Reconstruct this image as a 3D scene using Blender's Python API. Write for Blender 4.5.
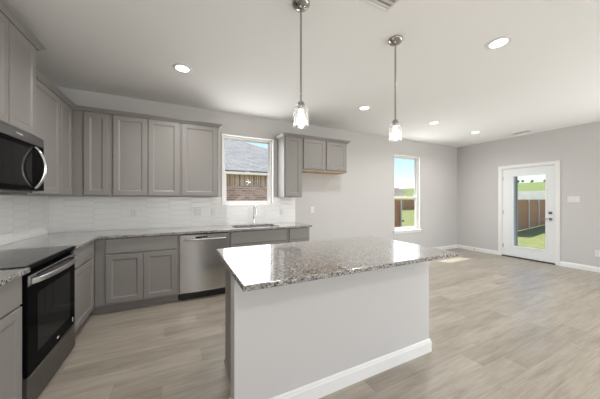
import bpy, bmesh, math, random
from mathutils import Vector, Matrix
random.seed(4)
sc = bpy.context.scene
for o in list(bpy.data.objects): bpy.data.objects.remove(o)
C = sc.collection

# ------------------------------------------------------------------ camera
# plan coordinates used below: x to the right from the left wall, d = distance from the back wall into the room
cam_d = bpy.data.cameras.new('camera')
cam = bpy.data.objects.new('camera', cam_d); C.objects.link(cam)
YAW = 0.457
cam.location = (1.476, -4.131, 1.332)
cam.rotation_euler = (math.pi/2, 0, -YAW)
cam_d.sensor_fit = 'HORIZONTAL'; cam_d.sensor_width = 36.0
cam_d.lens = 36.0*244.1/600.0
cam_d.clip_start = 0.05; cam_d.clip_end = 600
sc.camera = cam

# ------------------------------------------------------------------ sky, sun, added daylight lamps, exposure
world = bpy.data.worlds.new('world'); sc.world = world; world.use_nodes = True
nt = world.node_tree; nt.nodes.clear()
wo = nt.nodes.new('ShaderNodeOutputWorld'); bg = nt.nodes.new('ShaderNodeBackground')
sky = nt.nodes.new('ShaderNodeTexSky'); sky.sky_type = 'NISHITA'; sky.sun_disc = False
sky.sun_elevation = math.radians(58); sky.sun_rotation = math.radians(-30)
sky.air_density = 1.0; sky.dust_density = .5; sky.ozone_density = 1.0
nt.links.new(sky.outputs[0], bg.inputs[0]); bg.inputs[1].default_value = 0.22
nt.links.new(bg.outputs[0], wo.inputs[0])

def light(name, kind, loc, energy, color=(1,1,1), rot=(0,0,0), **kw):
    l = bpy.data.lights.new(name, kind); l.energy = energy; l.color = color
    for k, v in kw.items(): setattr(l, k, v)
    o = bpy.data.objects.new(name, l); C.objects.link(o); o.location = loc; o.rotation_euler = rot
    return o
sun = light('sun', 'SUN', (3, 12, 20), 7.0, (1.0, .96, .90), angle=math.radians(.6))
sun.rotation_euler = Vector((0.32, -0.54, -1.0)).to_track_quat('-Z', 'Y').to_euler()
# interior fill lamps, added in place of daylight at the unseen rear windows
light('fill_living_room_window', 'AREA', (5.8, -7.1, 1.45), 62, (.99, .995, 1.0), (math.pi/2+.50, 0, 0), shape='RECTANGLE', size=4.0, size_y=1.9)
light('fill_kitchen_side_window', 'AREA', (1.6, -7.1, 1.5), 30, (1.0, .99, .97), (math.pi/2+.15, 0, 0), shape='RECTANGLE', size=2.0, size_y=1.6)

light('added_fill_right_wall', 'AREA', (8.30, -5.2, 1.35), 140, (.99, .995, 1.0), (math.pi/2+.45, 0, math.pi/2), shape='RECTANGLE', size=2.6, size_y=1.7)  # added fill to brighten the ceiling and right side; no window is built here
# unseen lamps in the long wall's window reveals, added to boost their skylight
light('daylight_boost_sink_window', 'AREA', (2.53, .045, 1.82), 13, (.97, .985, 1.0), (-math.pi/2, 0, 0), shape='RECTANGLE', size=.80, size_y=1.08)
light('daylight_boost_tall_window', 'AREA', (6.39, .045, 1.49), 20, (.97, .985, 1.0), (-math.pi/2, 0, 0), shape='RECTANGLE', size=.80, size_y=1.72)

sc.view_settings.view_transform = 'Standard'; sc.view_settings.look = 'None'
sc.view_settings.exposure = 0.0; sc.view_settings.gamma = 1.0
sc.view_settings.use_curve_mapping = False

# ------------------------------------------------------------------ materials
def mat(name, col, rough=.5, metal=0, spec=.5, coat=0, coat_rough=.05, emit=None, estr=0):
    m = bpy.data.materials.new(name); m.use_nodes = True
    b = m.node_tree.nodes['Principled BSDF']
    b.inputs['Base Color'].default_value = (*col, 1); b.inputs['Roughness'].default_value = rough
    b.inputs['Metallic'].default_value = metal; b.inputs['Specular IOR Level'].default_value = spec
    b.inputs['Coat Weight'].default_value = coat; b.inputs['Coat Roughness'].default_value = coat_rough
    if emit: b.inputs['Emission Color'].default_value = (*emit, 1); b.inputs['Emission Strength'].default_value = estr
    return m
class NT:
    def __init__(s, m): s.t = m.node_tree; s.b = s.t.nodes['Principled BSDF']
    def n(s, t, **kw):
        x = s.t.nodes.new(t)
        for k, v in kw.items(): setattr(x, k, v)
        return x
    def l(s, a, b): s.t.links.new(a, b)
    def setin(s, sock, v):
        if isinstance(v, (int, float)): sock.default_value = v
        else: s.l(v, sock)
    def math(s, op, a, b=0.0, c=None):
        x = s.n('ShaderNodeMath', operation=op); s.setin(x.inputs[0], a); s.setin(x.inputs[1], b)
        if c is not None: s.setin(x.inputs[2], c)
        return x.outputs[0]
    def ramp(s, fac, stops, interp='LINEAR'):
        x = s.n('ShaderNodeValToRGB'); x.color_ramp.interpolation = interp
        e = x.color_ramp.elements
        while len(e) < len(stops): e.new(.5)
        for i, (p, c) in enumerate(stops): e[i].position = p; e[i].color = (*c, 1)
        s.l(fac, x.inputs[0]); return x.outputs[0]
    def mix(s, fac, a, b, blend='MIX'):
        x = s.n('ShaderNodeMix', data_type='RGBA', blend_type=blend)
        s.setin(x.inputs[0], fac)
        for i, v in ((6, a), (7, b)):
            if isinstance(v, tuple): x.inputs[i].default_value = (*v, 1)
            else: s.l(v, x.inputs[i])
        return x.outputs[2]
    def pos(s): return s.n('ShaderNodeNewGeometry').outputs['Position']
    def bump(s, h, strength, dist=.002):
        x = s.n('ShaderNodeBump'); x.inputs['Strength'].default_value = strength; x.inputs['Distance'].default_value = dist
        s.l(h, x.inputs['Height']); s.l(x.outputs[0], s.b.inputs['Normal'])
def noise(N, vec, scale, detail=2, rough=.5):
    x = N.n('ShaderNodeTexNoise'); x.inputs['Scale'].default_value = scale; x.inputs['Detail'].default_value = detail
    x.inputs['Roughness'].default_value = rough
    N.l(vec, x.inputs['Vector']); return x.outputs['Fac']

def painted(name, col, rough, bump=.08, scale=220):
    m = mat(name, col, rough); N = NT(m); p = N.pos()
    N.bump(noise(N, p, scale, 3), bump, .001); return m
M = {}
M['wall'] = painted('wall_paint', (.605, .590, .583), .75)
M['ceiling'] = painted('ceiling_paint', (.88, .875, .865), .85, .15, 120)
M['white_trim'] = painted('white_trim_paint', (.86, .86, .85), .35, .02)
M['door_paint'] = painted('white_door_paint', (.82, .84, .85), .35, .02)
M['vinyl'] = mat('white_vinyl', (.84, .84, .83), .35)
M['cabinet'] = painted('greige_cabinet_paint', (.262, .246, .232), .42, .02)
M['cab_dark'] = mat('cabinet_inside', (.12, .11, .10), .6)
M['toe'] = painted('toe_kick_paint', (.22, .206, .194), .5, .02)
M['black_gap'] = mat('black_plastic', (.012, .012, .012), .45)
M['black_glass'] = mat('black_glass', (.005, .005, .0055), .07, spec=.09)
M['cooktop'] = mat('ceramic_cooktop_glass', (.012, .012, .013), .07, spec=.6)
M['chrome'] = mat('polished_chrome', (.80, .80, .80), .12, 1)
M['nickel'] = mat('brushed_nickel', (.40, .385, .37), .22, 1)
M['sink_steel'] = mat('sink_steel', (.72, .72, .72), .28, 1)
M['plate'] = mat('white_plastic', (.80, .79, .77), .4)
M['lamp'] = mat('lamp_lens', (.9, .9, .88), .5, emit=(1, .97, .92), estr=9)
M['bulb'] = mat('frosted_bulb', (.9, .9, .88), .5, emit=(1, .95, .88), estr=9)
M['mark'] = mat('pale_print', (.75, .75, .75), .5)
M['dark_slot'] = mat('vent_gap', (.16, .16, .16), .7)
M['vent'] = mat('white_metal_vent', (.78, .77, .75), .4)

for k_ in ('black_glass',): M[k_].node_tree.nodes['Principled BSDF'].inputs['IOR'].default_value = 1.15
def steel(name, col, rough, axis):
    m = mat(name, col, rough, 1); N = NT(m); p = N.pos()
    mp = N.n('ShaderNodeMapping'); N.l(p, mp.inputs[0])
    mp.inputs['Scale'].default_value = (2, 2, 90) if axis == 'h' else (90, 90, 2)
    f = noise(N, mp.outputs[0], 1.0, 2)
    N.l(N.ramp(f, [(.3, (rough*.95,)*3), (.7, (rough*1.05,)*3)]), N.b.inputs['Roughness'])
    N.b.inputs['Anisotropic'].default_value = .6
    return m
M['steel'] = steel('brushed_stainless', (.60, .59, .58), .24, 'h')
M['steel_dark'] = steel('dark_stainless', (.20, .197, .193), .36, 'h')

# wood for the unpainted cabinet underside
m = mat('raw_birch', (.62, .42, .22), .55); N = NT(m); p = N.pos()
mp = N.n('ShaderNodeMapping'); N.l(p, mp.inputs[0]); mp.inputs['Scale'].default_value = (2, 30, 30)
N.l(N.ramp(noise(N, mp.outputs[0], 2, 4), [(.3, (.52, .33, .16)), (.7, (.68, .48, .27))]), N.b.inputs['Base Color']); M['birch'] = m

# granite
m = mat('speckled_granite', (.4, .39, .38), .22, spec=.35, coat=1.0, coat_rough=.03); N = NT(m); p = N.pos()
m.node_tree.nodes['Principled BSDF'].inputs['Coat IOR'].default_value = 1.42
v1 = N.n('ShaderNodeTexVoronoi'); v1.inputs['Scale'].default_value = 150; N.l(p, v1.inputs['Vector'])
sx = N.n('ShaderNodeSeparateColor'); N.l(v1.outputs['Color'], sx.inputs[0])
base = N.ramp(sx.outputs[0], [(0, (.06, .056, .053)), (.18, (.19, .18, .172)), (.45, (.32, .305, .292)), (.74, (.46, .44, .42)), (.92, (.66, .63, .60))], 'CONSTANT')
big = noise(N, p, 22, 3)
base2 = N.mix(N.ramp(big, [(.42, (0, 0, 0)), (.62, (1, 1, 1))]), base, (.28, .267, .257))
x_ = N.mix(.25, base, base2)
v2 = N.n('ShaderNodeTexVoronoi'); v2.inputs['Scale'].default_value = 95; N.l(p, v2.inputs['Vector'])
sx2 = N.n('ShaderNodeSeparateColor'); N.l(v2.outputs['Color'], sx2.inputs[0])
x_ = N.mix(N.math('GREATER_THAN', sx2.outputs[1], .90), x_, (.055, .05, .048))
x_ = N.mix(N.math('GREATER_THAN', sx2.outputs[2], .93), x_, (.36, .29, .23))
N.l(x_, N.b.inputs['Base Color']); M['granite'] = m

# vinyl plank floor: planks run along x
m = mat('vinyl_plank', (.5, .45, .4), .33, spec=.5); N = NT(m); p = N.pos()
sp = N.n('ShaderNodeSeparateXYZ'); N.l(p, sp.inputs[0])
W, L = .178, 1.22
row = N.math('FLOOR', N.math('DIVIDE', sp.outputs[1], W))
rw = N.n('ShaderNodeTexWhiteNoise', noise_dimensions='1D'); N.l(row, rw.inputs['W'])
xs = N.math('ADD', N.math('DIVIDE', sp.outputs[0], L), rw.outputs['Value'])
col = N.math('FLOOR', xs)
cid = N.math('ADD', N.math('MULTIPLY', row, 37.13), N.math('MULTIPLY', col, 11.7))
cw = N.n('ShaderNodeTexWhiteNoise', noise_dimensions='1D'); N.l(cid, cw.inputs['W'])
cx = N.n('ShaderNodeCombineXYZ'); N.l(N.math('ADD', sp.outputs[0], N.math('MULTIPLY', cw.outputs['Value'], 40)), cx.inputs[0])
N.l(sp.outputs[1], cx.inputs[1]); N.l(N.math('MULTIPLY', cw.outputs['Value'], 17), cx.inputs[2])
mp = N.n('ShaderNodeMapping'); mp.inputs['Scale'].default_value = (1.3, 9, 1); N.l(cx.outputs[0], mp.inputs[0])
g1 = noise(N, mp.outputs[0], 1.6, 5, .6)
mp2 = N.n('ShaderNodeMapping'); mp2.inputs['Scale'].default_value = (2.5, 70, 1); N.l(cx.outputs[0], mp2.inputs[0])
g2 = noise(N, mp2.outputs[0], 1.5, 3, .6)
fc = N.ramp(g1, [(.25, (.222, .186, .142)), (.45, (.352, .311, .254)), (.62, (.428, .386, .323)), (.8, (.50, .455, .387))])
fc = N.mix(.35, fc, N.ramp(g2, [(.3, (.235, .20, .155)), (.7, (.47, .426, .36))]))
tone = N.ramp(cw.outputs['Value'], [(0, (.86, .85, .84)), (1, (1.06, 1.06, 1.06))])
fc = N.mix(1.0, fc, tone, 'MULTIPLY')
fy = N.math('PINGPONG', sp.outputs[1], W/2)   # 0 at the long seams
sy = N.math('ABSOLUTE', N.math('SUBTRACT', N.math('FRACT', N.math('DIVIDE', sp.outputs[1], W)), .5))
sxm = N.math('ABSOLUTE', N.math('SUBTRACT', N.math('FRACT', xs), .5))
seam = N.math('MAXIMUM', N.math('GREATER_THAN', sy, .4925), N.math('GREATER_THAN', sxm, .4987))
fc = N.mix(N.math('MULTIPLY', seam, .45), fc, (.16, .135, .11))
N.l(fc, N.b.inputs['Base Color'])
N.l(N.ramp(g2, [(.2, (.36,)*3), (.8, (.28,)*3)]), N.b.inputs['Roughness'])
M['floor'] = m

# white picket tile: stretched hexagons with pointed ends, laid sideways
def picket(name, axis):
    m = mat(name, (.86, .85, .83), .16, spec=.5); N = NT(m); p = N.pos()
    sp = N.n('ShaderNodeSeparateXYZ'); N.l(p, sp.inputs[0])
    a, z = sp.outputs[axis], sp.outputs[2]
    H, F, T = .078, .262, .034; P = F+T
    def lat(ox, oz):
        xm = N.math('ABSOLUTE', N.math('SUBTRACT', N.math('FLOORED_MODULO', N.math('ADD', a, ox+P), 2*P), P))
        zm = N.math('ABSOLUTE', N.math('SUBTRACT', N.math('FLOORED_MODULO', N.math('ADD', z, oz+H/2), H), H/2))
        e1 = N.math('SUBTRACT', zm, H/2)
        tip = N.math('MULTIPLY', N.math('SUBTRACT', 1.0, N.math('MULTIPLY', zm, 2/H)), T)
        e2 = N.math('MULTIPLY', N.math('SUBTRACT', N.math('SUBTRACT', xm, F/2), tip), .7)
        return N.math('MAXIMUM', e1, e2)
    e = N.math('MINIMUM', lat(0, 0), lat(P, H/2))
    grout = N.ramp(N.math('MULTIPLY_ADD', e, 100, .5), [(.28, (0, 0, 0)), (.42, (1, 1, 1))])
    N.l(N.mix(grout, (.87, .865, .855), (.74, .73, .72)), N.b.inputs['Base Color'])
    rise = N.ramp(N.math('MULTIPLY_ADD', e, 60, .8), [(.3, (1, 1, 1)), (.8, (0, 0, 0))])
    wav = noise(N, p, 14, 2)
    N.bump(N.math('ADD', rise, N.math('MULTIPLY', wav, .4)), .4, .004)
    return m
M['tile_back'] = picket('picket_tile_back', 0); M['tile_left'] = picket('picket_tile_left', 1)

# clear glass for panes and jars: see-through with a mirror film that grows at grazing angles
def clear_glass(name, tint, f0, fmax):
    m = bpy.data.materials.new(name); m.use_nodes = True; t = m.node_tree; t.nodes.clear()
    o = t.nodes.new('ShaderNodeOutputMaterial'); mx = t.nodes.new('ShaderNodeMixShader')
    lw = t.nodes.new('ShaderNodeLayerWeight'); lw.inputs[0].default_value = .5
    pw = t.nodes.new('ShaderNodeMath'); pw.operation = 'POWER'; pw.inputs[1].default_value = 5
    ma = t.nodes.new('ShaderNodeMath'); ma.operation = 'MULTIPLY_ADD'; ma.inputs[1].default_value = fmax; ma.inputs[2].default_value = f0
    tr = t.nodes.new('ShaderNodeBsdfTransparent'); tr.inputs[0].default_value = (*tint, 1)
    gl = t.nodes.new('ShaderNodeBsdfGlossy'); gl.inputs['Roughness'].default_value = .02
    t.links.new(lw.outputs['Facing'], pw.inputs[0]); t.links.new(pw.outputs[0], ma.inputs[0]); t.links.new(ma.outputs[0], mx.inputs[0])
    t.links.new(tr.outputs[0], mx.inputs[1]); t.links.new(gl.outputs[0], mx.inputs[2])
    t.links.new(mx.outputs[0], o.inputs[0]); return m
M['pane'] = clear_glass('window_glass', (.985, .99, .985), .012, .5)
M['jar'] = clear_glass('jar_glass', (.95, .955, .955), .10, .8)
t = M['jar'].node_tree; o_ = t.nodes['Material Output']; src = o_.inputs[0].links[0].from_socket      # translucent share imitates the bulb's glow haze in the clear jar
mx = t.nodes.new('ShaderNodeMixShader'); mx.inputs[0].default_value = .06; tl = t.nodes.new('ShaderNodeBsdfTranslucent')
t.links.new(src, mx.inputs[1]); t.links.new(tl.outputs[0], mx.inputs[2]); t.links.new(mx.outputs[0], o_.inputs[0])

# outdoors
m = mat('brick', (.4, .3, .25), .85); N = NT(m); p = N.pos()
sp = N.n('ShaderNodeSeparateXYZ'); N.l(p, sp.inputs[0])
cmb = N.n('ShaderNodeCombineXYZ'); N.l(sp.outputs[0], cmb.inputs[0]); N.l(sp.outputs[2], cmb.inputs[1])
br = N.n('ShaderNodeTexBrick'); N.l(cmb.outputs[0], br.inputs['Vector'])
br.inputs['Color1'].default_value = (.82, .46, .37, 1); br.inputs['Color2'].default_value = (.40, .20, .16, 1)
br.inputs['Mortar'].default_value = (.78, .66, .59, 1); br.inputs['Scale'].default_value = 1
br.inputs['Brick Width'].default_value = .22; br.inputs['Row Height'].default_value = .085; br.inputs['Mortar Size'].default_value = .010
N.l(br.outputs[0], N.b.inputs['Base Color']); M['brick'] = m
m = mat('soldier_brick', (.4, .3, .25), .85); N = NT(m); p = N.pos()
sp = N.n('ShaderNodeSeparateXYZ'); N.l(p, sp.inputs[0])
cmb = N.n('ShaderNodeCombineXYZ'); N.l(sp.outputs[2], cmb.inputs[0]); N.l(sp.outputs[0], cmb.inputs[1])
br = N.n('ShaderNodeTexBrick'); N.l(cmb.outputs[0], br.inputs['Vector']); br.offset = 0
br.inputs['Color1'].default_value = (.74, .46, .35, 1); br.inputs['Color2'].default_value = (.22, .15, .12, 1)
br.inputs['Mortar'].default_value = (.8, .72, .62, 1); br.inputs['Scale'].default_value = 1
br.inputs['Brick Width'].default_value = .9; br.inputs['Row Height'].default_value = .09; br.inputs['Mortar Size'].default_value = .008
N.l(br.outputs[0], N.b.inputs['Base Color']); M['soldier'] = m
m = mat('asphalt_shingle', (.3, .3, .31), .9); N = NT(m); p = N.pos()
sp = N.n('ShaderNodeSeparateXYZ'); N.l(p, sp.inputs[0])
cmb = N.n('ShaderNodeCombineXYZ'); N.l(sp.outputs[0], cmb.inputs[0]); N.l(sp.outputs[1], cmb.inputs[1])
br = N.n('ShaderNodeTexBrick'); N.l(cmb.outputs[0], br.inputs['Vector'])
br.inputs['Color1'].default_value = (.40, .39, .37, 1); br.inputs['Color2'].default_value = (.25, .245, .235, 1)
br.inputs['Mortar'].default_value = (.10, .10, .10, 1); br.inputs['Scale'].default_value = 1
br.inputs['Brick Width'].default_value = .30; br.inputs['Row Height'].default_value = .15; br.inputs['Mortar Size'].default_value = .008
N.l(N.mix(.35, br.outputs[0], N.ramp(noise(N, p, 9, 4), [(.3, (.22, .215, .205)), (.7, (.44, .43, .41))])), N.b.inputs['Base Color']); M['shingle'] = m
def varied(name, c1, c2, scale, rough=.9, det=5, stretch=(1, 1, 1)):
    m = mat(name, c1, rough); N = NT(m); p = N.pos()
    mp = N.n('ShaderNodeMapping'); mp.inputs['Scale'].default_value = stretch; N.l(p, mp.inputs[0])
    N.l(N.ramp(noise(N, mp.outputs[0], scale, det, .65), [(.3, c1), (.7, c2)]), N.b.inputs['Base Color']); return m
M['grass'] = varied('mown_grass', (.17, .20, .055), (.30, .31, .12), 3.5)
M['field'] = varied('open_field', (.17, .22, .06), (.24, .28, .09), .12)
M['fence'] = varied('cedar_boards', (.40, .195, .11), (.62, .33, .20), 4, .85, 4, (6, 6, .6))
M['galv'] = mat('galvanised_post', (.72, .71, .69), .45, .2)
M['concrete'] = varied('pale_concrete', (.50, .49, .48), (.62, .61, .60), 1.2)
M['post_grey'] = varied('grey_painted_post', (.20, .21, .23), (.25, .26, .28), 6)
M['leaf'] = varied('tree_leaves', (.07, .10, .05), (.15, .19, .09), 1.5)
M['bark'] = mat('bark', (.14, .10, .07), .9)
M['siding'] = varied('tan_siding', (.50, .44, .37), (.58, .52, .45), .8)
M['far_roof'] = varied('brown_roof', (.24, .20, .17), (.33, .28, .24), 1)

# ------------------------------------------------------------------ geometry helpers
class MB:
    def __init__(s): s.bm = bmesh.new()
    def poly(s, pts):
        return s.bm.faces.new([s.bm.verts.new((x, -d, z)) for x, d, z in pts])
    def box(s, x0, x1, d0, d1, z0, z1):
        v = [s.bm.verts.new((x, -d, z)) for x in (x0, x1) for d in (d0, d1) for z in (z0, z1)]
        for f in ((0,1,3,2), (4,6,7,5), (0,4,5,1), (2,3,7,6), (0,2,6,4), (1,5,7,3)): s.bm.faces.new([v[i] for i in f])
        return s
    def cyl(s, p0, p1, r, n=20, r1=None):
        p0 = Vector((p0[0], -p0[1], p0[2])); p1 = Vector((p1[0], -p1[1], p1[2])); ax = (p1-p0).normalized()
        u = ax.orthogonal().normalized(); w = ax.cross(u); r1 = r if r1 is None else r1
        A = [s.bm.verts.new(p0+(u*math.cos(a)+w*math.sin(a))*r) for a in [2*math.pi*i/n for i in range(n)]]
        B = [s.bm.verts.new(p1+(u*math.cos(a)+w*math.sin(a))*r1) for a in [2*math.pi*i/n for i in range(n)]]
        s.bm.faces.new(A); s.bm.faces.new(B)
        for i in range(n): s.bm.faces.new((A[i], A[(i+1) % n], B[(i+1) % n], B[i]))
        return s
    def lathe(s, x, d, prof, n=28, close=False):
        rings = []
        for r, z in prof:
            if r < 1e-5: rings.append([s.bm.verts.new((x, -d, z))])
            else: rings.append([s.bm.verts.new((x+r*math.cos(2*math.pi*i/n), -d+r*math.sin(2*math.pi*i/n), z)) for i in range(n)])
        pairs = list(zip(rings, rings[1:]))
        if close: pairs.append((rings[-1], rings[0]))
        for a, b in pairs:
            for i in range(n):
                j = (i+1) % n
                if len(a) == 1 and len(b) > 1: s.bm.faces.new((a[0], b[i], b[j]))
                elif len(b) == 1 and len(a) > 1: s.bm.faces.new((a[i], a[j], b[0]))
                elif len(a) > 1: s.bm.faces.new((a[i], a[j], b[j], b[i]))
        return s
    def tube(s, pts, r, n=12, flat=1.0):
        P = [Vector((x, -d, z)) for x, d, z in pts]; rings = []; prev = None
        for i, q in enumerate(P):
            t = (P[min(i+1, len(P)-1)]-P[max(i-1, 0)]).normalized()
            u = (prev - t*prev.dot(t)).normalized() if prev is not None else t.orthogonal().normalized()
            prev = u; w = t.cross(u)
            rr = r[i] if isinstance(r, (list, tuple)) else r
            rings.append([s.bm.verts.new(q+(u*math.cos(2*math.pi*k/n)+w*math.sin(2*math.pi*k/n)*flat)*rr) for k in range(n)])
        for a, b in zip(rings, rings[1:]):
            for k in range(n): s.bm.faces.new((a[k], a[(k+1) % n], b[(k+1) % n], b[k]))
        s.bm.faces.new(rings[0]); s.bm.faces.new(rings[-1]); return s
    def prism(s, outline, axis, a0, a1):
        # outline: list of 2-D points; axis 'x': (d,z) extruded along x, 'd': (x,z) along d, 'z': (x,d) along z
        def q(p, a): return {'x': (a, p[0], p[1]), 'd': (p[0], a, p[1]), 'z': (p[0], p[1], a)}[axis]
        A = [s.bm.verts.new((q(p, a0)[0], -q(p, a0)[1], q(p, a0)[2])) for p in outline]
        B = [s.bm.verts.new((q(p, a1)[0], -q(p, a1)[1], q(p, a1)[2])) for p in outline]
        s.bm.faces.new(A); s.bm.faces.new(B); n = len(A)
        for i in range(n): s.bm.faces.new((A[i], A[(i+1) % n], B[(i+1) % n], B[i]))
        return s
    def sweep(s, prof, path, side=1):
        # prof: closed list (offset outward, z); path: plan points (x,d); outward = right of travel * side
        n = len(path); rings = []
        for i in range(n):
            p = Vector(path[i])
            def nrm(a, b):
                t = (Vector(b)-Vector(a)).normalized(); return Vector((t.y, -t.x))*side
            if i == 0: m_ = nrm(path[0], path[1])
            elif i == n-1: m_ = nrm(path[-2], path[-1])
            else:
                n1 = nrm(path[i-1], path[i]); n2 = nrm(path[i], path[i+1]); m_ = (n1+n2); m_ = m_/max(.2, m_.dot(n1))
            rings.append([s.bm.verts.new((p.x+m_.x*o, -(p.y+m_.y*o), z)) for o, z in prof])
        k = len(prof)
        for a, b in zip(rings, rings[1:]):
            for i in range(k): s.bm.faces.new((a[i], a[(i+1) % k], b[(i+1) % k], b[i]))
        s.bm.faces.new(rings[0]); s.bm.faces.new(rings[-1]); return s
    def panel_door(s, fm, u0, u1, z0, z1, w0, w1, st=.058, rec=.009, ch=.012):
        # recessed-panel door; fm maps (u along the face, w outwards, z) to plan coordinates
        c = .003
        def ring(iu, w): return [s.bm.verts.new(tofv(fm(u, w, z))) for u, z in ((u0+iu, z0+iu), (u1-iu, z0+iu), (u1-iu, z1-iu), (u0+iu, z1-iu))]
        tofv = lambda q: (q[0], -q[1], q[2])
        R = [ring(0, w0), ring(0, w1-c), ring(c, w1), ring(st-.004, w1), ring(st, w1-.002), ring(st+ch, w1-rec)]
        s.bm.faces.new(R[0]); s.bm.faces.new(R[-1])
        for a, b in zip(R, R[1:]):
            for i in range(4): s.bm.faces.new((a[i], a[(i+1) % 4], b[(i+1) % 4], b[i]))
        return s
    def slab(s, fm, u0, u1, z0, z1, w0, w1, c=.004):
        tofv = lambda q: (q[0], -q[1], q[2])
        def ring(iu, w): return [s.bm.verts.new(tofv(fm(u, w, z))) for u, z in ((u0+iu, z0+iu), (u1-iu, z0+iu), (u1-iu, z1-iu), (u0+iu, z1-iu))]
        R = [ring(0, w0), ring(0, w1-c), ring(c, w1)]
        s.bm.faces.new(R[0]); s.bm.faces.new(R[-1])
        for a, b in zip(R, R[1:]):
            for i in range(4): s.bm.faces.new((a[i], a[(i+1) % 4], b[(i+1) % 4], b[i]))
        return s
    def build(s, name, m, parent=None, bevel=0, smooth=False):
        off = Vector((0, 0, 0)); q = parent
        while q is not None: off += q.location; q = q.parent
        bmesh.ops.recalc_face_normals(s.bm, faces=s.bm.faces[:])
        own = Vector((0, 0, 0))
        if parent is None:
            lo = Vector([min(v.co[i] for v in s.bm.verts) for i in range(3)]); hi = Vector([max(v.co[i] for v in s.bm.verts) for i in range(3)])
            own = Vector(((lo.x+hi.x)/2, (lo.y+hi.y)/2, lo.z))
        for v in s.bm.verts: v.co -= off+own
        me = bpy.data.meshes.new(name); s.bm.to_mesh(me); s.bm.free()
        if smooth:
            for f in me.polygons: f.use_smooth = True
        o = bpy.data.objects.new(name, me); C.objects.link(o); me.materials.append(m); o.location = own
        if parent is not None: o.parent = parent
        if bevel:
            b = o.modifiers.new('edge', 'BEVEL'); b.width = bevel; b.segments = 2; b.limit_method = 'ANGLE'; b.angle_limit = math.radians(40)
        if smooth:
            e = o.modifiers.new('split', 'EDGE_SPLIT'); e.split_angle = math.radians(40)
        return o
def tag(o, label, cat, group=None, kind=None):
    o['label'] = label; o['category'] = cat
    if group: o['group'] = group
    if kind: o['kind'] = kind
    return o
def thing(name, label, cat, x, d, z, group=None):
    o = bpy.data.objects.new(name, None); C.objects.link(o); o.location = (x, -d, z); o.empty_display_size = .1
    return tag(o, label, cat, group)
def structure(o, label, cat):
    return tag(o, label, cat, kind='structure')
def B(*a): return MB().box(*a)
BACK = lambda base: (lambda u, w, z: (u, base+w, z))       # face looking into the room from the back wall
LEFT = lambda base: (lambda u, w, z: (base+w, u, z))       # face looking into the room from the left wall

XR, H, DF, T = 8.342, 2.763, 7.2, .14
# ------------------------------------------------------------------ room shell
structure(B(-T, XR+T, -T, DF+T, -.12, 0).build('floor', M['floor']), 'pale greige wood-look plank floor throughout the room', 'floor')
structure(B(-T, XR+T, -T, DF+T, H, H+.12).build('ceiling', M['ceiling']), 'flat off-white painted ceiling with recessed lights', 'ceiling')
structure(B(-T, 0, -T, DF+T, 0, H).build('wall_left', M['wall']), 'light grey wall behind the range and microwave', 'wall')
W1 = (2.10, 2.965, 1.24, 2.39); W2 = (5.955, 6.825, .60, 2.385)
mb = MB()
mb.box(0, W1[0], -T, 0, 0, H).box(W1[0], W1[1], -T, 0, 0, W1[2]).box(W1[0], W1[1], -T, 0, W1[3], H)
mb.box(W1[1], W2[0], -T, 0, 0, H).box(W2[0], W2[1], -T, 0, 0, W2[2]).box(W2[0], W2[1], -T, 0, W2[3], H).box(W2[1], XR, -T, 0, 0, H)
structure(mb.build('wall_back', M['wall']), 'long light grey wall with the two windows', 'wall')
D0, D1, DZ = 1.035, 1.972, 2.06           # door opening
mb = MB().box(XR, XR+T, -T, D0, 0, H).box(XR, XR+T, D1, DF, 0, H).box(XR, XR+T, D0, D1, DZ, H)
structure(mb.build('wall_right', M['wall']), 'light grey wall with the glazed patio door', 'wall')
mb = MB().box(0, .6, DF, DF+T, 0, H).box(2.6, 3.6, DF, DF+T, 0, H).box(7.6, XR, DF, DF+T, 0, H)
mb.box(.6, 2.6, DF, DF+T, 0, .7).box(.6, 2.6, DF, DF+T, 2.3, H).box(3.6, 7.6, DF, DF+T, 0, .5).box(3.6, 7.6, DF, DF+T, 2.4, H)
structure(mb.build('wall_front', M['wall']), 'light grey wall behind the camera with living-room windows', 'wall')

def baseboard(name, path, side, label):
    prof = [(0, 0), (.015, 0), (.015, .070), (.011, .080), (.011, .088), (.005, .095), (0, .095)]
    structure(MB().sweep(prof, path, side).build(name, M['white_trim']), label, 'baseboard')
baseboard('baseboard_back', [(3.42, .001), (XR-.016, .001)], -1, 'white baseboard along the wall with the windows')
mb = MB(); prof = [(0, 0), (.015, 0), (.015, .070), (.011, .080), (.011, .088), (.005, .095), (0, .095)]
mb.sweep(prof, [(XR-.001, .016), (XR-.001, D0-.062)], -1); mb.sweep(prof, [(XR-.001, D1+.062), (XR-.001, DF-.01)], -1)
structure(mb.build('baseboard_right', M['white_trim']), 'white baseboard along the wall on both sides of the patio door', 'baseboard')

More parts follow.
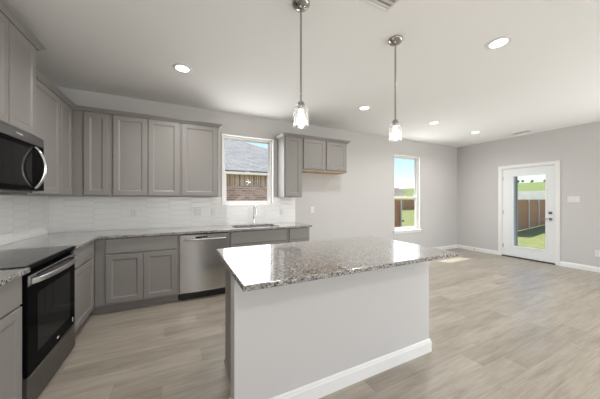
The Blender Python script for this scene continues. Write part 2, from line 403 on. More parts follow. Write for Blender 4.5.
# windows: vinyl single-hung, set deep in a plain drywall return
def window(name, w, rail, label, sill):
    x0, x1, z0, z1 = w
    r = thing(name, label, 'window', (x0+x1)/2, -.07, z0); r['kind'] = 'structure'
    f = .035; a, b = -.125, -.055
    MB().box(x0, x0+f, a, b, z0, z1).box(x1-f, x1, a, b, z0, z1).box(x0+f, x1-f, a, b, z0, z0+f).box(x0+f, x1-f, a, b, z1-f, z1).build('frame', M['vinyl'], r, .003)
    up = MB().box(x0+f, x0+f+.018, -.118, -.10, rail, z1-f).box(x1-f-.018, x1-f, -.118, -.10, rail, z1-f).box(x0+f, x1-f, -.118, -.10, z1-f-.018, z1-f).box(x0+f, x1-f, -.118, -.092, rail-.008, rail+.018)
    u = up.build('upper_sash', M['vinyl'], r, .002)
    B(x0+f+.018, x1-f-.018, -.111, -.107, rail+.018, z1-f-.018).build('pane', M['pane'], u)
    s_ = .036
    lo = MB().box(x0+f, x0+f+s_, -.09, -.06, z0+f, rail+.012).box(x1-f-s_, x1-f, -.09, -.06, z0+f, rail+.012).box(x0+f+s_, x1-f-s_, -.09, -.06, z0+f, z0+f+s_).box(x0+f+s_, x1-f-s_, -.09, -.06, rail-.026, rail+.012)
    l = lo.build('lower_sash', M['vinyl'], r, .002)
    B(x0+f+s_, x1-f-s_, -.077, -.073, z0+f+s_, rail-.026).build('pane', M['pane'], l)
    cx = (x0+x1)/2
    B(cx-.03, cx+.03, -.085, -.065, rail+.0125, rail+.026).build('sash_lock', M['vinyl'], l, .003)
    if sill == 'stool':
        B(x0-.045, x1+.045, -.055, .035, z0-.022, z0-.001).build('sill', M['white_trim'], r, .004)
        B(x0-.03, x1+.03, .0005, .014, z0-.075, z0-.022).build('apron', M['white_trim'], r, .003)
    return r
window('window_1', W1, 1.79, 'white single-hung window above the sink with a view of a brick house', '')
window('window_2', W2, 1.385, 'tall white single-hung window facing sky and fence, right half of the long wall', 'stool')
# white tile edge trim round the sink window
e = .014
structure(MB().box(W1[0]-e, W1[0], .0005, .016, W1[2]-e, W1[3]+e).box(W1[1], W1[1]+e, .0005, .016, W1[2]-e, W1[3]+e).box(W1[0], W1[1], .0005, .016, W1[2]-e, W1[2]).box(W1[0], W1[1], .0005, .016, W1[3], W1[3]+e).build('trim_1', M['white_trim'], None, .003), 'thin white edge trim framing the window above the sink', 'trim')

# living-room windows behind the camera
def rear_window(name, x0, x1, z0, z1, n, label):
    r = thing(name, label, 'window', (x0+x1)/2, DF+.07, z0); r['kind'] = 'structure'
    mb = MB().box(x0, x0+.05, DF+.04, DF+.1, z0, z1).box(x1-.05, x1, DF+.04, DF+.1, z0, z1).box(x0+.05, x1-.05, DF+.04, DF+.1, z0, z0+.05).box(x0+.05, x1-.05, DF+.04, DF+.1, z1-.05, z1)
    for i in range(1, n):
        xx = x0+(x1-x0)*i/n; mb.box(xx-.03, xx+.03, DF+.04, DF+.1, z0+.05, z1-.05)
    f = mb.build('frame', M['vinyl'], r)
    B(x0+.05, x1-.05, DF+.068, DF+.072, z0+.05, z1-.05).build('pane', M['pane'], f)
rear_window('window_3', 3.6, 7.6, .5, 2.4, 3, 'wide living-room window behind the camera')
rear_window('window_4', .6, 2.6, .7, 2.3, 2, 'kitchen-side window behind the camera')

# patio door
dr = thing('door_1', 'white glazed patio door with a full lite and silver lock', 'door', XR+.05, 1.5, 0); dr['kind'] = 'structure'
mb = MB()
cp = [(0, 0), (.012, 0), (.018, .012), (.014, .045), (.018, .055), (.018, .062), (0, .062)]
for dA, dB in ((D0-.062, D0+.004), (D1-.004, D1+.062)): mb.box(XR-.018, XR-.0005, dA, dB, 0, DZ+.062)
mb.box(XR-.018, XR-.0005, D0+.004, D1-.004, DZ-.004, DZ+.062)
mb.box(XR-.024, XR-.018, D0-.062, D0-.045, 0, DZ+.062).box(XR-.024, XR-.018, D1+.045, D1+.062, 0, DZ+.062).box(XR-.024, XR-.018, D0-.045, D1+.045, DZ+.045, DZ+.062)
mb.build('casing', M['white_trim'], dr, .003)
MB().box(XR, XR+T, D0, D0+.018, .02, DZ-.018).box(XR, XR+T, D1-.018, D1, .02, DZ-.018).box(XR, XR+T, D0, D1, DZ-.018, DZ).build('jamb', M['white_trim'], dr)
B(XR-.01, XR+T, D0, D1, 0, .022).build('threshold', mat('bronze_threshold', (.10, .085, .07), .4, .6), dr)
sa, sb, g0, g1, gz0, gz1 = D0+.021, D1-.021, 1.255, 1.815, .27, 1.865
px0, px1 = XR+.012, XR+.057
mb = MB().box(px0, px1, sa, g0, .03, DZ-.022).box(px0, px1, g1, sb, .03, DZ-.022).box(px0, px1, g0, g1, .03, gz0).box(px0, px1, g0, g1, gz1, DZ-.022)
slab = mb.build('door_slab', M['door_paint'], dr)
q = .03
mb = MB().box(px0-.009, px0, g0-q, g0+.006, gz0-q, gz1+q).box(px0-.009, px0, g1-.006, g1+q, gz0-q, gz1+q).box(px0-.009, px0, g0+.006, g1-.006, gz0-q, gz0+.006).box(px0-.009, px0, g0+.006, g1-.006, gz1-.006, gz1+q)
mb.build('lite_frame', M['door_paint'], slab, .003)
B(XR+.030, XR+.036, g0, g1, gz0, gz1).build('pane', M['pane'], slab)
kb = 1.885
hs = MB(); hs.cyl((px0-.008, kb, 1.055), (px0, kb, 1.055), .031).cyl((px0-.022, kb, 1.055), (px0-.008, kb, 1.055), .022).box(px0-.034, px0-.022, kb-.006, kb+.006, 1.035, 1.075)
hs.build('deadbolt', M['nickel'], dr, 0)
hs = MB(); hs.cyl((px0-.008, kb, .925), (px0, kb, .925), .032).cyl((px0-.045, kb, .925), (px0-.008, kb, .925), .011).tube([(px0-.045, kb+.01, .925), (px0-.05, kb-.03, .926), (px0-.048, kb-.10, .924)], [.011, .010, .008])
hs.build('door_handle', M['nickel'], dr, 0, True)
for z in (.25, 1.03, 1.82): B(px0-.003, px0, sa-.012, sa+.012, z-.045, z+.045).build('hinge', M['nickel'], dr)

# ------------------------------------------------------------------ tile backsplash
ZT = 1.371
mb = MB(); x1 = 3.405
mb.box(.0005, W1[0]-e, .0005, .011, .9145, ZT).box(W1[0]-e, W1[1]+e, .0005, .011, .9145, W1[2]-e).box(W1[1]+e, x1, .0005, .011, .9145, ZT)
tag(mb.build('tile_backsplash', M['tile_back']), 'glossy white picket tile backsplash on the sink wall', 'backsplash')
mb = B(.0005, .011, .0115, 3.2, .9145, 1.3975)
tag(mb.build('tile_backsplash', M['tile_left']), 'glossy white picket tile backsplash behind the range', 'backsplash')

# ------------------------------------------------------------------ base cabinets
FB = .60     # carcass front; doors stand .02 proud of it
def base_cab(label, fm, u0, u1, doors, drawers, carc, toe, group='base cabinets', extra=None):
    cx, cd, _ = fm((u0+u1)/2, -.3, 0)
    r = thing('base_cabinet', label, 'cabinet', cx, cd, 0, group)
    carc.build('body', M['cabinet'], r, .0015)
    toe.build('toe_kick', M['toe'], r)
    for a, b in drawers: MB().slab(fm, a, b, .700, .874, .0005, .02).build('drawer', M['cabinet'], r)
    for a, b in doors: MB().panel_door(fm, a, b, .122, .686, .0005, .02).build('door', M['cabinet'], r)
    return r
fb, fl = BACK(FB), LEFT(FB)
zc = .8835
base_cab('two-door base cabinet with one wide drawer, between range corner and dishwasher', fb, .605, 1.458, [(.707, 1.071), (1.076, 1.437)], [(.707, 1.437)],
         B(.605, 1.458, .012, FB, .10, zc), B(.56, 1.455, .02, .545, 0, .0995))
base_cab('wide base cabinet under the sink with a false drawer front', fb, 2.098, 2.994, [(2.118, 2.540), (2.546, 2.968)], [(2.118, 2.968)],
         MB().box(2.098, 2.116, .012, FB, .10, zc).box(2.976, 2.994, .012, FB, .10, zc).box(2.116, 2.976, .012, .03, .10, zc).box(2.116, 2.976, .03, FB, .10, .118).box(2.116, 2.976, FB-.02, FB, .118, zc), B(2.10, 2.994, .02, .545, 0, .0995))
base_cab('narrow base cabinet with one drawer at the far right end of the sink run', fb, 2.996, 3.385, [(3.022, 3.360)], [(3.022, 3.360)],
         B(2.996, 3.385, .012, FB, .10, zc), B(2.996, 3.365, .02, .545, 0, .0995))
base_cab('narrow one-drawer base cabinet between the range and the corner', fl, .012, 1.268, [(.685, 1.245)], [(.685, 1.245)],
         B(.012, FB, .012, 1.268, .10, zc), B(.02, .545, .02, 1.268, 0, .0995))
base_cab('base cabinet at the lower left edge of the photo, near side of the range', fl, 2.042, 2.95, [(2.064, 2.490), (2.496, 2.928)], [(2.064, 2.928)],
         B(.012, FB, 2.042, 2.95, .10, zc), B(.02, .545, 2.042, 2.95, 0, .0995))

# ------------------------------------------------------------------ worktops
c0, c1, CF = .884, .914, .648
SX0, SX1, SD0, SD1 = 2.205, 2.905, .125, .535      # sink cut-out
def slab_top(outline, hole=None):
    mb = MB(); bm = mb.bm
    return mb
mb = MB()
xs_ = [.012, CF, SX0, SX1, 3.41]; ds_ = [.012, SD0, SD1, CF, 1.268]
def cells(mb, xs, ds, keep):
    bm = mb.bm; V = {}
    def v(i, j, k):
        key = (i, j, k)
        if key not in V: V[key] = bm.verts.new((xs[i], -ds[j], (c0, c1)[k]))
        return V[key]
    nx, nd = len(xs)-1, len(ds)-1
    K = lambda i, j: 0 <= i < nx and 0 <= j < nd and keep(i, j)
    for i in range(nx):
        for j in range(nd):
            if not K(i, j): continue
            for k in (0, 1): bm.faces.new((v(i, j, k), v(i+1, j, k), v(i+1, j+1, k), v(i, j+1, k)))
            for (di, dj, a, b) in ((-1, 0, (i, j), (i, j+1)), (1, 0, (i+1, j), (i+1, j+1)), (0, -1, (i, j), (i+1, j)), (0, 1, (i, j+1), (i+1, j+1))):
                if not K(i+di, j+dj): bm.faces.new((v(*a, 0), v(*b, 0), v(*b, 1), v(*a, 1)))
cells(mb, xs_, ds_, lambda i, j: (j < 3 and not (i == 2 and j == 1)) or (j == 3 and i == 0))
tag(mb.build('granite_worktop', M['granite'], None, .005), 'L-shaped speckled grey granite worktop along sink wall and corner', 'countertop', 'granite worktops')
tag(B(.012, CF, 2.042, 2.975, c0, c1).build('granite_worktop', M['granite'], None, .005), 'short granite worktop at the left edge, near side of the range', 'countertop', 'granite worktops')

# ------------------------------------------------------------------ sink and faucet
r = thing('kitchen_sink', 'stainless double-bowl undermount sink below the brick-view window', 'sink', (SX0+SX1)/2, .33, .68)
def bowl(x0, x1, d0, d1, z0, z1):
    mb = MB(); t = .006
    mb.box(x0, x0+t, d0, d1, z0, z1).box(x1-t, x1, d0, d1, z0, z1).box(x0+t, x1-t, d0, d0+t, z0, z1).box(x0+t, x1-t, d1-t, d1, z0, z1).box(x0+t, x1-t, d0+t, d1-t, z0, z0+t)
    return mb
mid = (SX0+SX1)/2
for a, b in ((SX0-.002, mid-.012), (mid+.012, SX1+.002)):
    o = bowl(a, b, SD0-.002, SD1+.002, .70, .8835).build('bowl', M['sink_steel'], r)
    MB().cyl(((a+b)/2, .33, .7061), ((a+b)/2, .33, .709), .045).build('drain', M['chrome'], o)
B(mid-.0115, mid+.0115, SD0, SD1, .85, .8835).build('divider', M['sink_steel'], r)
FX, FD = 2.60, .075
r = thing('faucet', 'tall chrome gooseneck pull-down faucet behind the sink', 'faucet', FX, FD, c1)
MB().lathe(FX, FD, [(0, c1), (.027, c1), (.027, c1+.008), (.018, c1+.018), (.016, c1+.12), (.0125, c1+.13), (0, c1+.13)]).build('base', M['chrome'], r, 0, True)
pts = [(FX, FD, c1+.12), (FX, FD, c1+.27)]
for i in range(1, 13):
    a = math.pi*i/12*.97; pts.append((FX, FD+.068*(1-math.cos(a)), c1+.27+.068*math.sin(a)))
MB().tube(pts, .0115, 14).build('neck', M['chrome'], r, 0, True)
xe, de, ze = pts[-1]
MB().cyl((xe, de, ze), (xe, de+.004, ze-.10), .0145, 16, .018).build('spray_head', M['chrome'], r, 0, True)
MB().tube([(FX+.016, FD, c1+.075), (FX+.05, FD, c1+.085), (FX+.10, FD+.004, c1+.115)], [.009, .007, .005], 10).build('handle', M['chrome'], r, 0, True)

# ------------------------------------------------------------------ dishwasher
r = thing('dishwasher', 'stainless steel dishwasher between the base cabinets', 'dishwasher', 1.778, .32, 0)
a, b = 1.477, 2.082
MB().box(1.4595, 2.0965, .02, .59, .11, .8835).build('body', M['black_gap'], r)
B(1.4595, 1.4745, .5905, .601, .10, .8835).build('side_filler', M['cabinet'], r)
B(2.0845, 2.0965, .5905, .601, .10, .8835).build('side_filler', M['cabinet'], r)
fm = BACK(.5905)
n = 14; ou = [(a+(b-a)*i/n, .6175+.020*(1-(2*i/n-1)**2)) for i in range(n+1)]
door = MB().prism([(a, .5905)]+ou+[(b, .5905)], 'z', .112, .866).build('door', M['steel'], r, 0, True)
B(a+.01, b-.01, .02, .55, 0, .1095).build('toe_kick', M['black_gap'], r)
n = 16; pts = []
for i in range(n+1):
    t = i/n; pts.append((a+.045+(b-a-.09)*t, .6365+.034*(1-(2*t-1)**4), .806))
MB().tube(pts, .012, 10).build('handle', M['steel'], door, 0, True)
B(a+.185, a+.335, .6365, .6385, .806+.014, .806+.034).build('display', M['black_glass'], door)

# ------------------------------------------------------------------ range
R0, R1 = 1.272, 2.038
r = thing('range', 'black and stainless slide-in electric range against the left wall', 'stove', .32, (R0+R1)/2, 0)
B(.03, .598, R0, R1, .02, .905).build('body', M['black_gap'], r)
for xx in (.08, .55):
    for dd in (R0+.05, R1-.05): MB().cyl((xx, dd, 0), (xx, dd, .0195), .018, 12).build('foot', M['black_gap'], r)
MB().prism([(.012, .9055), (.612, .9055), (.628, .912), (.628, .918), (.620, .921), (.012, .921)], 'd', R0, R1).build('cooktop', M['cooktop'], r)
# sloping black control lip along the front
MB().prism([(.5985, .862), (.612, .862), (.634, .9115), (.6285, .9118), (.612, .9052), (.5985, .9052)], 'd', R0, R1).build('control_panel', M['black_glass'], r)
fm = LEFT(.5985)
od = MB().slab(fm, R0+.004, R1-.004, .232, .855, 0, .032, .004).build('oven_door', M['black_glass'], r)
MB().slab(fm, R0+.004, R1-.004, .790, .8555, .0325, .037, .002).build('door_rail', M['steel'], od)
for k in range(9):
    dd = R0+.14+k*.06; B(.6363, .6371, dd, dd+.045, .836, .847).build('vent_slot', M['black_gap'], od)
B(.6312, .6322, R0+.12, R1-.12, .33, .72).build('oven_window', mat('oven_window_glass', (.014, .014, .015), .04, spec=.08), od)
mb = MB(); n = 20; ou = []; inn = []
for i in range(n+1):
    t = i/n; dd = R0+.03+(R1-R0-.06)*t; bow = .046*(1-(2*t-1)**2)**.6+.012
    ou.append((.6365+bow, dd)); inn.append((.6365+max(bow-.016, 0.0008), dd))
mb.prism(ou+inn[::-1], 'z', .800, .834)
mb.build('handle', M['sink_steel'], od, .004)
MB().slab(fm, R0+.004, R1-.004, .022, .222, 0, .034, .004).build('drawer', M['steel_dark'], r, .002)
B(.6312, .6318, 1.60, 1.632, .262, .276).build('badge', M['mark'], od)
B(.6312, .6318, 1.32, 1.335, .262, .30).build('sticker', M['mark'], od)
for (xx, dd, rr) in ((.18, 1.46, .08), (.18, 1.85, .10), (.44, 1.46, .105), (.44, 1.85, .08)):
    MB().lathe(xx, dd, [(rr-.002, .9211), (rr, .9211), (rr, .9214), (rr-.002, .9214)], 40, True).build('burner_ring', mat('burner_ring_print', (.10, .10, .10), .2), r)

# ------------------------------------------------------------------ microwave
def text_mesh(body, size, name, m, parent, loc, rot):
    cu = bpy.data.curves.new(name, 'FONT'); cu.body = body; cu.size = size; cu.extrude = .0004; cu.align_x = 'CENTER'
    t = bpy.data.objects.new('tmp', cu); C.objects.link(t); bpy.context.view_layer.update()
    me = bpy.data.meshes.new_from_object(t.evaluated_get(bpy.context.evaluated_depsgraph_get()))
    bpy.data.objects.remove(t); bpy.data.curves.remove(cu)
    me.transform(Matrix.Translation(Vector(loc)) @ rot)
    off = Vector((0, 0, 0)); q = parent
    while q is not None: off += q.location; q = q.parent
    me.transform(Matrix.Translation(-off)); me.materials.clear(); me.materials.append(m)
    o = bpy.data.objects.new(name, me); C.objects.link(o); o.parent = parent; return o
ROTL = Matrix(((0, 0, 1, 0), (1, 0, 0, 0), (0, 1, 0, 0), (0, 0, 0, 1)))   # text facing +x, reading along +y (into the picture)
MX = .425
r = thing('microwave', 'black over-the-range microwave with curved silver handle', 'microwave', .2, (R0+R1)/2, 1.40)
B(.012, MX-.03, R0, R1, 1.40, 1.8485).build('body', M['black_gap'], r)
st_ = B(MX-.0295, MX, R0, R1, 1.772, 1.847).build('vent_strip', M['steel_dark'], r, .002)
text_mesh('Whirlpool', .018, 'brand_mark', M['mark'], st_, (MX+.0002, -1.63, 1.806), ROTL)
md = B(MX-.0295, MX, R0+.125, R1, 1.404, 1.7705).build('door', M['black_glass'], r, .002)
B(MX+.0002, MX+.001, R0+.19, R1-.05, 1.44, 1.735).build('door_window', mat('microwave_window', (.012, .012, .013), .08, spec=.09), md)
B(MX-.0295, MX, R0, R0+.123, 1.404, 1.7705).build('control_panel', M['black_glass'], r, .002)
pts = []
for i in range(17):
    t = i/16; pts.append((MX+.004+.060*math.sin(math.pi*t)**.75, R0+.155, 1.425+.325*t))
MB().tube(pts, .0125, 12).build('handle', M['chrome'], md, 0, True)
B(.05, MX-.06, R0+.05, R1-.05, 1.394, 1.3995).build('grease_filter', M['steel_dark'], r)

# ------------------------------------------------------------------ wall cabinets
UB, UT = 1.372, 2.425
def wall_cab(label, fm, u0, u1, doors, body, zb=1.386, zt=2.398, group='wall cabinets'):
    cx, cd, _ = fm((u0+u1)/2, -.15, 0)
    r = thing('wall_cabinet', label, 'cabinet', cx, cd, zb-.014, group)
    bo = body.build('body', M['cabinet'], r, .0015)
    for a, b in doors: MB().panel_door(fm, a, b, zb, zt, .0005, .02).build('door', M['cabinet'], r)
    return r
ub = BACK(.325); ul = LEFT(.325)
wall_cab('narrow single-door wall cabinet nearest the corner on the sink wall', ub, .327, .699, [(.436, .672)], B(.327, .699, .001, .325, UB, UT))
wall_cab('two-door wall cabinet in the middle of the sink-wall row', ub, .700, 1.486, [(.722, 1.088), (1.100, 1.464)], B(.700, 1.486, .001, .325, UB, UT))
wall_cab('single-door wall cabinet beside the left edge of the sink window', ub, 1.487, 1.990, [(1.503, 1.972)], B(1.487, 1.990, .001, .325, UB, UT))
wall_cab('two-door wall cabinet on the left wall between microwave and corner', ul, .001, 1.268, [(.382, .688), (.704, 1.248)], B(.001, .325, .001, 1.268, UB, UT))
MZ0, MZ1 = 1.8495, 2.652
wall_cab('tall-mounted two-door cabinet above the microwave', LEFT(.365), R0, R1, [(R0+.02, 1.651), (1.661, R1-.02)], B(.001, .365, 1.2695, R1, MZ0, MZ1), 1.868, 2.610)
wall_cab('narrow tall single-door wall cabinet right of the sink window', ub, 3.050, 3.384, [(3.066, 3.362)], B(3.050, 3.384, .001, .325, UB, UT))
r = wall_cab('short two-door wall cabinet with raw wood underside above the fridge gap', ub, 3.385, 4.345, [(3.412, 3.848), (3.880, 4.325)], B(3.385, 4.345, .001, .325, 1.845, UT), 1.872, 2.398)
B(3.387, 4.343, .003, .323, 1.838, 1.8445).build('bottom_panel', M['birch'], r)

CP = [(0, 2.4255), (0, 2.402), (.0205, 2.402), (.024, 2.410), (.040, 2.427), (.052, 2.436), (.052, 2.447), (0, 2.447)]
def crown(path, side, label, dz=0, g='cabinet crown mouldings'):
    prof = [(o+.0005, z+dz) for o, z in CP]
    tag(MB().sweep(prof, path, side).build('crown_moulding', M['cabinet']), label, 'moulding', g)
crown([(.326, 1.268), (.326, .326), (1.991, .326), (1.991, .002)], -1, 'L-shaped crown moulding over the corner wall cabinets', 0)
crown([(3.049, .002), (3.049, .326), (4.346, .326), (4.346, .002)], -1, 'crown moulding over the cabinets right of the sink window', 0)
crown([(.001, R1+.001), (.366, R1+.001), (.366, 1.2685), (.001, 1.2685)], -1, 'crown moulding over the cabinet above the microwave', .213)

# ------------------------------------------------------------------ island
IW0, IW1, ID0, ID1 = 1.757, 3.440, 2.59, 2.705
r = thing('island_half_wall', 'pale grey half wall backing the kitchen island', 'half wall', 2.6, 2.65, 0)
B(IW0, IW1, ID0, ID1, 0, .8835).build('wall_panel', M['wall'], r)
prof = [(0, 0), (.015, 0), (.015, .085), (.011, .094), (.011, .103), (.005, .112), (0, .112)]
bb = MB().sweep(prof, [(IW0-.0005, ID0), (IW0-.0005, ID1+.0005), (IW1+.0005, ID1+.0005), (IW1+.0005, ID0)], -1)
bb.build('baseboard', M['white_trim'], r)
r = thing('island_cabinet', 'greige base cabinet forming the far side of the island', 'cabinet', 2.6, 2.3, 0)
IB = 2.035
B(1.822, 3.425, IB, ID0-.001, .10, .8835).build('body', M['cabinet'], r, .0015)
B(1.825, 3.425, IB+.06, ID0-.001, 0, .0995).build('toe_kick', M['toe'], r)
fi = lambda u, w, z: (u, IB-w, z)
for k in range(4):
    a = 1.838+k*.397; MB().slab(fi, a, a+.386, .70, .874, .0005, .02).build('drawer', M['cabinet'], r)
    MB().panel_door(fi, a, a+.386, .122, .686, .0005, .02).build('door', M['cabinet'], r)
sp_ = B(1.811, 1.8215, IB+.02, ID0-.001, .0, .8835).build('side_panel', M['cabinet'], r)
MB().sweep([(0, 0), (.010, 0), (.010, .012), (.004, .020), (0, .020)], [(1.811, IB+.02), (1.811, ID0-.001)], -1).build('shoe_moulding', M['cabinet'], sp_)
o = tag(B(1.750, 3.445, 1.965, 2.955, c0, c1).build('granite_worktop', M['granite'], None, .005), 'large speckled grey granite worktop on the kitchen island', 'countertop', 'granite worktops')

# ------------------------------------------------------------------ pendants, ceiling lights, vents
def copy_tree(o, parent=None):
    c = o.copy(); C.objects.link(c)
    if parent: c.parent = parent
    for ch in list(o.children): copy_tree(ch, c)
    return c
PX, PD = 2.267, 2.538
r = thing('pendant_light', 'left pendant light with clear glass jar shade, nearer the camera', 'pendant light', PX, PD, 1.86, 'island pendants')
MB().lathe(PX, PD, [(0, H-.0005), (.064, H-.0005), (.064, H-.012), (.058, H-.020), (.046, H-.034), (.022, H-.046), (.010, H-.050), (0, H-.050)], 32).build('canopy', M['nickel'], r, 0, True)
MB().cyl((PX, PD, 2.045), (PX, PD, H-.0495), .0075, 12).build('rod', M['nickel'], r, 0, True)
MB().lathe(PX, PD, [(0, 2.046), (.012, 2.046), (.022, 2.040), (.026, 2.030), (.026, 2.006), (.020, 2.004), (.020, 1.985), (0, 1.985)], 24).build('socket_cap', M['nickel'], r, 0, True)
g = MB().lathe(PX, PD, [(.027, 2.012), (.030, 2.012), (.031, 2.004), (.048, 1.998), (.056, 1.990), (.056, 1.862), (.0525, 1.862), (.0525, 1.988), (.046, 1.9945), (.027, 2.000)], 32, True)
g.build('glass_shade', M['jar'], r, 0, True)
MB().lathe(PX, PD, [(0, 1.9845), (.013, 1.984), (.0135, 1.972), (.018, 1.957), (.023, 1.944), (.0265, 1.930), (.0275, 1.918), (.0265, 1.906), (.023, 1.896), (.0165, 1.888), (.009, 1.884), (0, 1.883)], 32).build('bulb', M['bulb'], r, 0, True)
p2 = copy_tree(r); p2.location.x = 3.205; p2.location.y = -2.548
p2['label'] = 'right pendant light with clear glass jar shade, over the far end of the island'
for q in (r, p2): light('pendant_glow', 'POINT', (q.location.x, q.location.y, 1.83), 4, (1, .92, .82), shadow_soft_size=.05)

CANS = [((1.50, 1.176), 'recessed ceiling light nearest the wall cabinets'), ((4.086, 2.93), 'largest-looking recessed ceiling light at upper right of the photo'),
        ((4.06, 1.157), 'recessed ceiling light between the two pendants'), ((5.729, 1.147), 'recessed ceiling light just right of the right pendant jar, second from the far corner'),
        ((7.114, 1.111), 'recessed ceiling light closest to the far room corner')]
proto = None
for (x, d), lab in CANS:
    if proto is None:
        proto = thing('recessed_light', lab, 'ceiling light', x, d, H, 'recessed ceiling lights')
        MB().lathe(x, d, [(.066, H-.0005), (.066, H-.006), (.080, H-.009), (.094, H-.004), (.096, H-.0005)], 36, True).build('trim_ring', M['vent'], proto, 0, True)
        MB().lathe(x, d, [(0, H-.0005), (.0655, H-.0005), (.0655, H-.005), (0, H-.005)], 32).build('lens', M['lamp'], proto)
        o = proto
    else:
        o = copy_tree(proto); o.location = (x, -d, H); o['label'] = lab
    light('recessed_glow', 'AREA', (x, -d, H-.012), 16 if x < 2 else 9, (1, .985, .965), shape='DISK', size=.13, spread=math.radians(150))
for x, d in ((1.5, 5.3), (4.09, 5.3), (6.6, 5.3)):       # the rest of the ceiling grid, behind the camera
    o = copy_tree(proto); o.location = (x, -d, H); o['label'] = 'recessed ceiling light in the living area behind the camera'
    light('recessed_glow', 'AREA', (x, -d, H-.012), 16 if x < 2 else 9, (1, .985, .965), shape='DISK', size=.13, spread=math.radians(150))

M['gap_shade_grey'] = mat('vent_gap_shade', (.42, .42, .41), .6)  # mid-grey stands in for the shaded duct opening between the slats
def register(label, x0, x1, d0, d1, along, n):
    r = thing('air_vent', label, 'vent', (x0+x1)/2, (d0+d1)/2, H, 'ceiling air vents')
    f = .022; z0, z1 = H-.010, H-.0005
    MB().box(x0, x0+f, d0, d1, z0, z1).box(x1-f, x1, d0, d1, z0, z1).box(x0+f, x1-f, d0, d0+f, z0, z1).box(x0+f, x1-f, d1-f, d1, z0, z1).build('frame', M['vent'], r, .003)
    B(x0+f, x1-f, d0+f, d1-f, H-.0025, H-.0005).build('duct_gap', M['gap_shade_grey'] if along == 'x' else M['dark_slot'], r)  # flat sheet behind the slats, the duct's shade put into its colour
    for k in range(n):
        if along == 'x':
            w = (d1-d0-2*f)/n; a = d0+f+w*k; pr = [(a+.05*w, H-.003), (a+.12*w, H-.003), (a+.80*w, H-.011), (a+.73*w, H-.011)]; MB().prism(pr, 'x', x0+f, x1-f).build('slat', M['vent'], r)
        else:
            w = (x1-x0-2*f)/n; a = x0+f+w*k; pr = [(a+.85*w, H-.003), (a+.75*w, H-.003), (a+.45*w, H-.011), (a+.55*w, H-.011)]; MB().prism(pr, 'd', d0+f, d1-f).build('slat', M['vent'], r)
register('square white ceiling air vent at the top edge of the photo', 2.575, 2.89, 2.757, 3.072, 'x', 7)
register('narrow white ceiling air vent near the wall above the patio door', 7.93, 8.06, 1.40, 1.70, 'd', 4)

# ------------------------------------------------------------------ switches and outlets
def plate(name, label, fm, u, z, w, h, n, kind, cat, group):
    cx, cd, cz = fm(u, 0, z)
    r = thing(name, label, cat, cx, cd, z-h/2, group)
    MB().slab(fm, u-w/2, u+w/2, z-h/2, z+h/2, .0003, .006, .003).build('cover_plate', M['plate'], r)
    for k in range(n):
        uu = u+(k-(n-1)/2)*.046
        if kind == 'switch': MB().slab(fm, uu-.0165, uu+.0165, z-.033, z+.033, .006, .0095, .002).build('rocker', M['plate'], r)
        else:
            for s in (-.02, .02):
                MB().slab(fm, uu-.016, uu+.016, z+s-.014, z+s+.014, .006, .0085, .002).build('socket', M['plate'], r)
                MB().slab(fm, uu-.008, uu-.005, z+s-.006, z+s+.006, .0085, .0088, .0001).build('slot', M['dark_slot'], r)
                MB().slab(fm, uu+.005, uu+.008, z+s-.006, z+s+.006, .0085, .0088, .0001).build('slot', M['dark_slot'], r)
    return r
ft = BACK(.011); fw = BACK(0); fr = lambda u, w, z: (XR-w, u, z)
plate('wall_outlet', 'white outlet on the tile below the middle wall cabinet', ft, .90, 1.145, .074, .118, 1, 'outlet', 'outlet', 'backsplash outlets')
plate('wall_outlet', 'double-wide white outlet plate on the tile left of the sink window', ft, 1.73, 1.14, .118, .118, 2, 'outlet', 'outlet', 'backsplash outlets')
plate('light_switch', 'white switch on the tile just below the lower left corner of the sink window', ft, 1.965, 1.135, .074, .118, 1, 'switch', 'switch', 'light switches')
plate('wall_outlet', 'white outlet on the tile below the narrow cabinet right of the sink', ft, 3.135, 1.115, .074, .118, 1, 'outlet', 'outlet', 'backsplash outlets')
plate('wall_outlet', 'white outlet on bare wall just right of the tile end', fw, 3.77, 1.135, .074, .118, 1, 'outlet', 'outlet', 'wall outlets')
plate('light_switch', 'white triple rocker switch beside the patio door', fr, 2.22, 1.335, .165, .118, 3, 'switch', 'switch', 'light switches')
plate('wall_outlet', 'white outlet low on the wall right of the patio door', fr, 2.53, .345, .074, .118, 1, 'outlet', 'outlet', 'wall outlets')
r = thing('door_stop', 'small metal door stop on the baseboard near the far corner', 'door stop', XR-.05, .45, .05)
MB().cyl((XR-.0165, .45, .05), (XR-.02, .45, .05), .012, 12).cyl((XR-.02, .45, .05), (XR-.075, .45, .05), .005, 10).build('stem', M['nickel'], r)
MB().cyl((XR-.0751, .45, .05), (XR-.088, .45, .05), .010, 12).build('tip', M['plate'], r)

# ------------------------------------------------------------------ outdoors
GZ = -.50
structure(B(-40, 150, -130, 30, GZ-.3, GZ).build('ground', M['grass']), 'sunlit lawn seen through the door and windows', 'lawn')
structure(B(XR+T+.001, 10.0, -.3, 4, GZ+.0005, -.10).build('patio_slab', M['concrete']), 'concrete patio slab outside the glazed door', 'patio')
structure(B(-T, XR+T, -.50, -T-.001, 2.62, 2.78).build('roof_overhang', M['white_trim']), 'roof eave outside over the windows', 'eave')
tag(B(9.72, 9.83, .63, .74, -.0995, 3.2).build('patio_post', M['post_grey']), 'dark grey patio post seen through left side of the door glass', 'post')

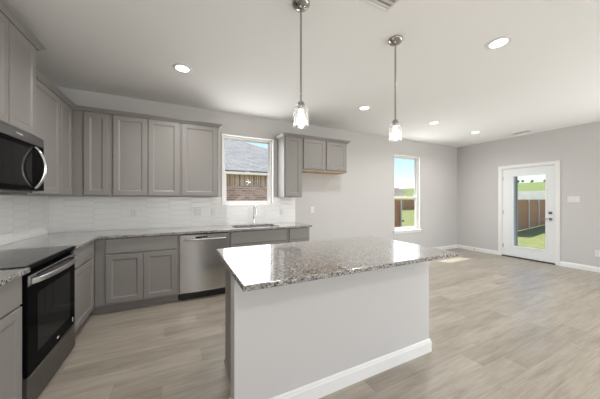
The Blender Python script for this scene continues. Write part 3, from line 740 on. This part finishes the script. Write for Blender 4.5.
# neighbour's brick house
r = thing('brick_house', 'neighbouring brick house with grey shingle roof outside the sink window', 'house', 2, -8, GZ)
HX0, HX1, HD = -5.0, 8.6, -5.0
B(HX0, HX1, -13, HD, GZ, 1.84).build('brick_wall', M['brick'], r)
B(HX0-.004, HX1+.004, -13.004, HD+.006, 1.8405, 2.25).build('soldier_course', M['soldier'], r)
B(HX0-.4, HX1+.4, -13.4, HD+.40, 2.2505, 2.27).build('soffit', M['white_trim'], r)
B(HX0-.42, HX1+.42, -13.42, HD+.42, 2.2705, 2.36).build('fascia', M['post_grey'], r)
e0, e1, f0, f1 = HX0-.45, HX1+.45, -13.45, HD+.45
s_ = .465; run = (f1-f0)/2; zr = 2.3605+s_*run
bm = MB()
a_ = (e0, f1, 2.3605); b_ = (e1, f1, 2.3605); c_ = (e1, f0, 2.3605); d_ = (e0, f0, 2.3605)
ra = (e0+run, (f0+f1)/2, zr); rb = (e1-run, (f0+f1)/2, zr)
bm.poly([a_, b_, rb, ra]); bm.poly([b_, c_, rb]); bm.poly([c_, d_, ra, rb]); bm.poly([d_, a_, ra]); bm.poly([a_, b_, c_, d_])
bmesh.ops.remove_doubles(bm.bm, verts=bm.bm.verts[:], dist=.001)
bm.build('roof', M['shingle'], r)

def fence(label, p0, p1, h, n_posts, zb=GZ):
    p0 = Vector(p0); p1 = Vector(p1); Lg = (p1-p0).length; t = (p1-p0)/Lg; nn = Vector((-t.y, t.x))
    r = thing('wooden_fence', label, 'fence', (p0.x+p1.x)/2, (p0.y+p1.y)/2, zb, 'cedar fences')
    mb = MB(); nb = int(Lg/.14)
    def ob(mb, a, b, w0, w1, z0, z1):
        q = [p0+t*a+nn*w0, p0+t*b+nn*w0, p0+t*b+nn*w1, p0+t*a+nn*w1]
        mb.prism([(v.x, v.y) for v in q], 'z', z0, z1)
    for i in range(nb): ob(mb, i*.14+.004, i*.14+.138, -.009, .009, zb+.03, zb+h-random.random()*.015)
    mb.build('boards', M['fence'], r)
    for z in (zb+.25, zb+h/2, zb+h-.25):
        mb = MB(); ob(mb, 0, Lg, .0095, .05, z-.045, z+.045); mb.build('rail', M['fence'], r)
    for k in range(n_posts):
        c = .2+(Lg-.4)*k/max(1, n_posts-1); q = p0+t*c+nn*.08
        MB().cyl((q.x, q.y, zb), (q.x, q.y, zb+h-.05), .03, 12).build('post', M['galv'], r)
fence('cedar fence with pale posts seen through the patio door', (16.0, -2.5), (30.0, -4.6), 1.84, 7)
fence('near cedar fence at left side of the tall window', (6.6, -3.3), (10.05, -3.3), 1.84, 3)
fence('distant cedar fence across the lawn in the tall window', (14.0, -26.0), (40.0, -26.0), 1.84, 8)

# pale wall, hillside and trees beyond the fence
tag(B(46, 46.4, -32, 8, GZ, 2.55).build('concrete_wall', M['concrete']), 'long pale concrete wall below the green hillside beyond the door', 'wall')
mb = MB(); bm = mb.bm; prof = [(47, GZ), (50, 2.1), (64, 3.9), (80, 5.6), (95, 6.2), (140, 6.3)]
for (x0, z0), (x1, z1) in zip(prof, prof[1:]):
    mb.poly([(x0, -70, z0), (x1, -70, z1), (x1, 15, z1), (x0, 15, z0)])
bmesh.ops.remove_doubles(bm, verts=bm.verts[:], dist=.001)
structure(mb.build('hillside', M['field']), 'green grassy hillside seen through the top of the door glass', 'hill')
def tree(label, x, d, zb, h, w, group):
    r = thing('tree', label, 'tree', x, d, zb, group)
    MB().cyl((x, d, zb), (x, d, zb+h*.5), .09*w, 8, .05*w).build('trunk', M['bark'], r)
    mb = MB()
    for k in range(7):
        cx = x+random.uniform(-.3, .3)*w; cd = d+random.uniform(-.3, .3)*w; cz = zb+h*random.uniform(.5, .8); rr = w*random.uniform(.25, .38)
        res = bmesh.ops.create_icosphere(mb.bm, subdivisions=2, radius=rr, matrix=Matrix.Translation((cx, -cd, cz)))
        for v in res['verts']: v.co += Vector((random.uniform(-1, 1), random.uniform(-1, 1), random.uniform(-1, 1)))*rr*.16
    mb.build('foliage', M['leaf'], r)
for k in range(9):
    tree('small dark tree on the crest of the green hillside beyond the door', 100+random.uniform(-2, 2), -28.6-k*1.3+random.uniform(-.3, .3), 6.2, random.uniform(.9, 1.5), random.uniform(.6, .9), 'trees on the hillside crest')
def house(label, x, d, w, dp, h, rh):
    r = thing('house', label, 'house', x, d, GZ, 'distant houses')
    B(x-w/2, x+w/2, d-dp/2, d+dp/2, GZ, GZ+h).build('walls', M['siding'], r)
    mb = MB().prism([(d-dp/2-.4, GZ+h+.001), (d+dp/2+.4, GZ+h+.001), (d, GZ+h+rh)], 'x', x-w/2-.4, x+w/2+.4); mb.build('roof', M['far_roof'], r)
    for k in range(3):
        xx = x-w/2+w*(k+.5)/3; B(xx-.6, xx+.6, d+dp/2+.001, d+dp/2+.05, GZ+1, GZ+2.3).build('window', M['black_glass'], r)
house('tan house with brown roof behind the far fence, left in the tall window', 50, -46, 14, 9, 2.7, 2.4)
house('tan house with brown roof behind the far fence, right in the tall window', 69, -52, 15, 9, 2.7, 2.3)
tree('leafy tree between the two distant tan houses', 60.2, -38, GZ, 4.2, 4.2, 'yard trees')
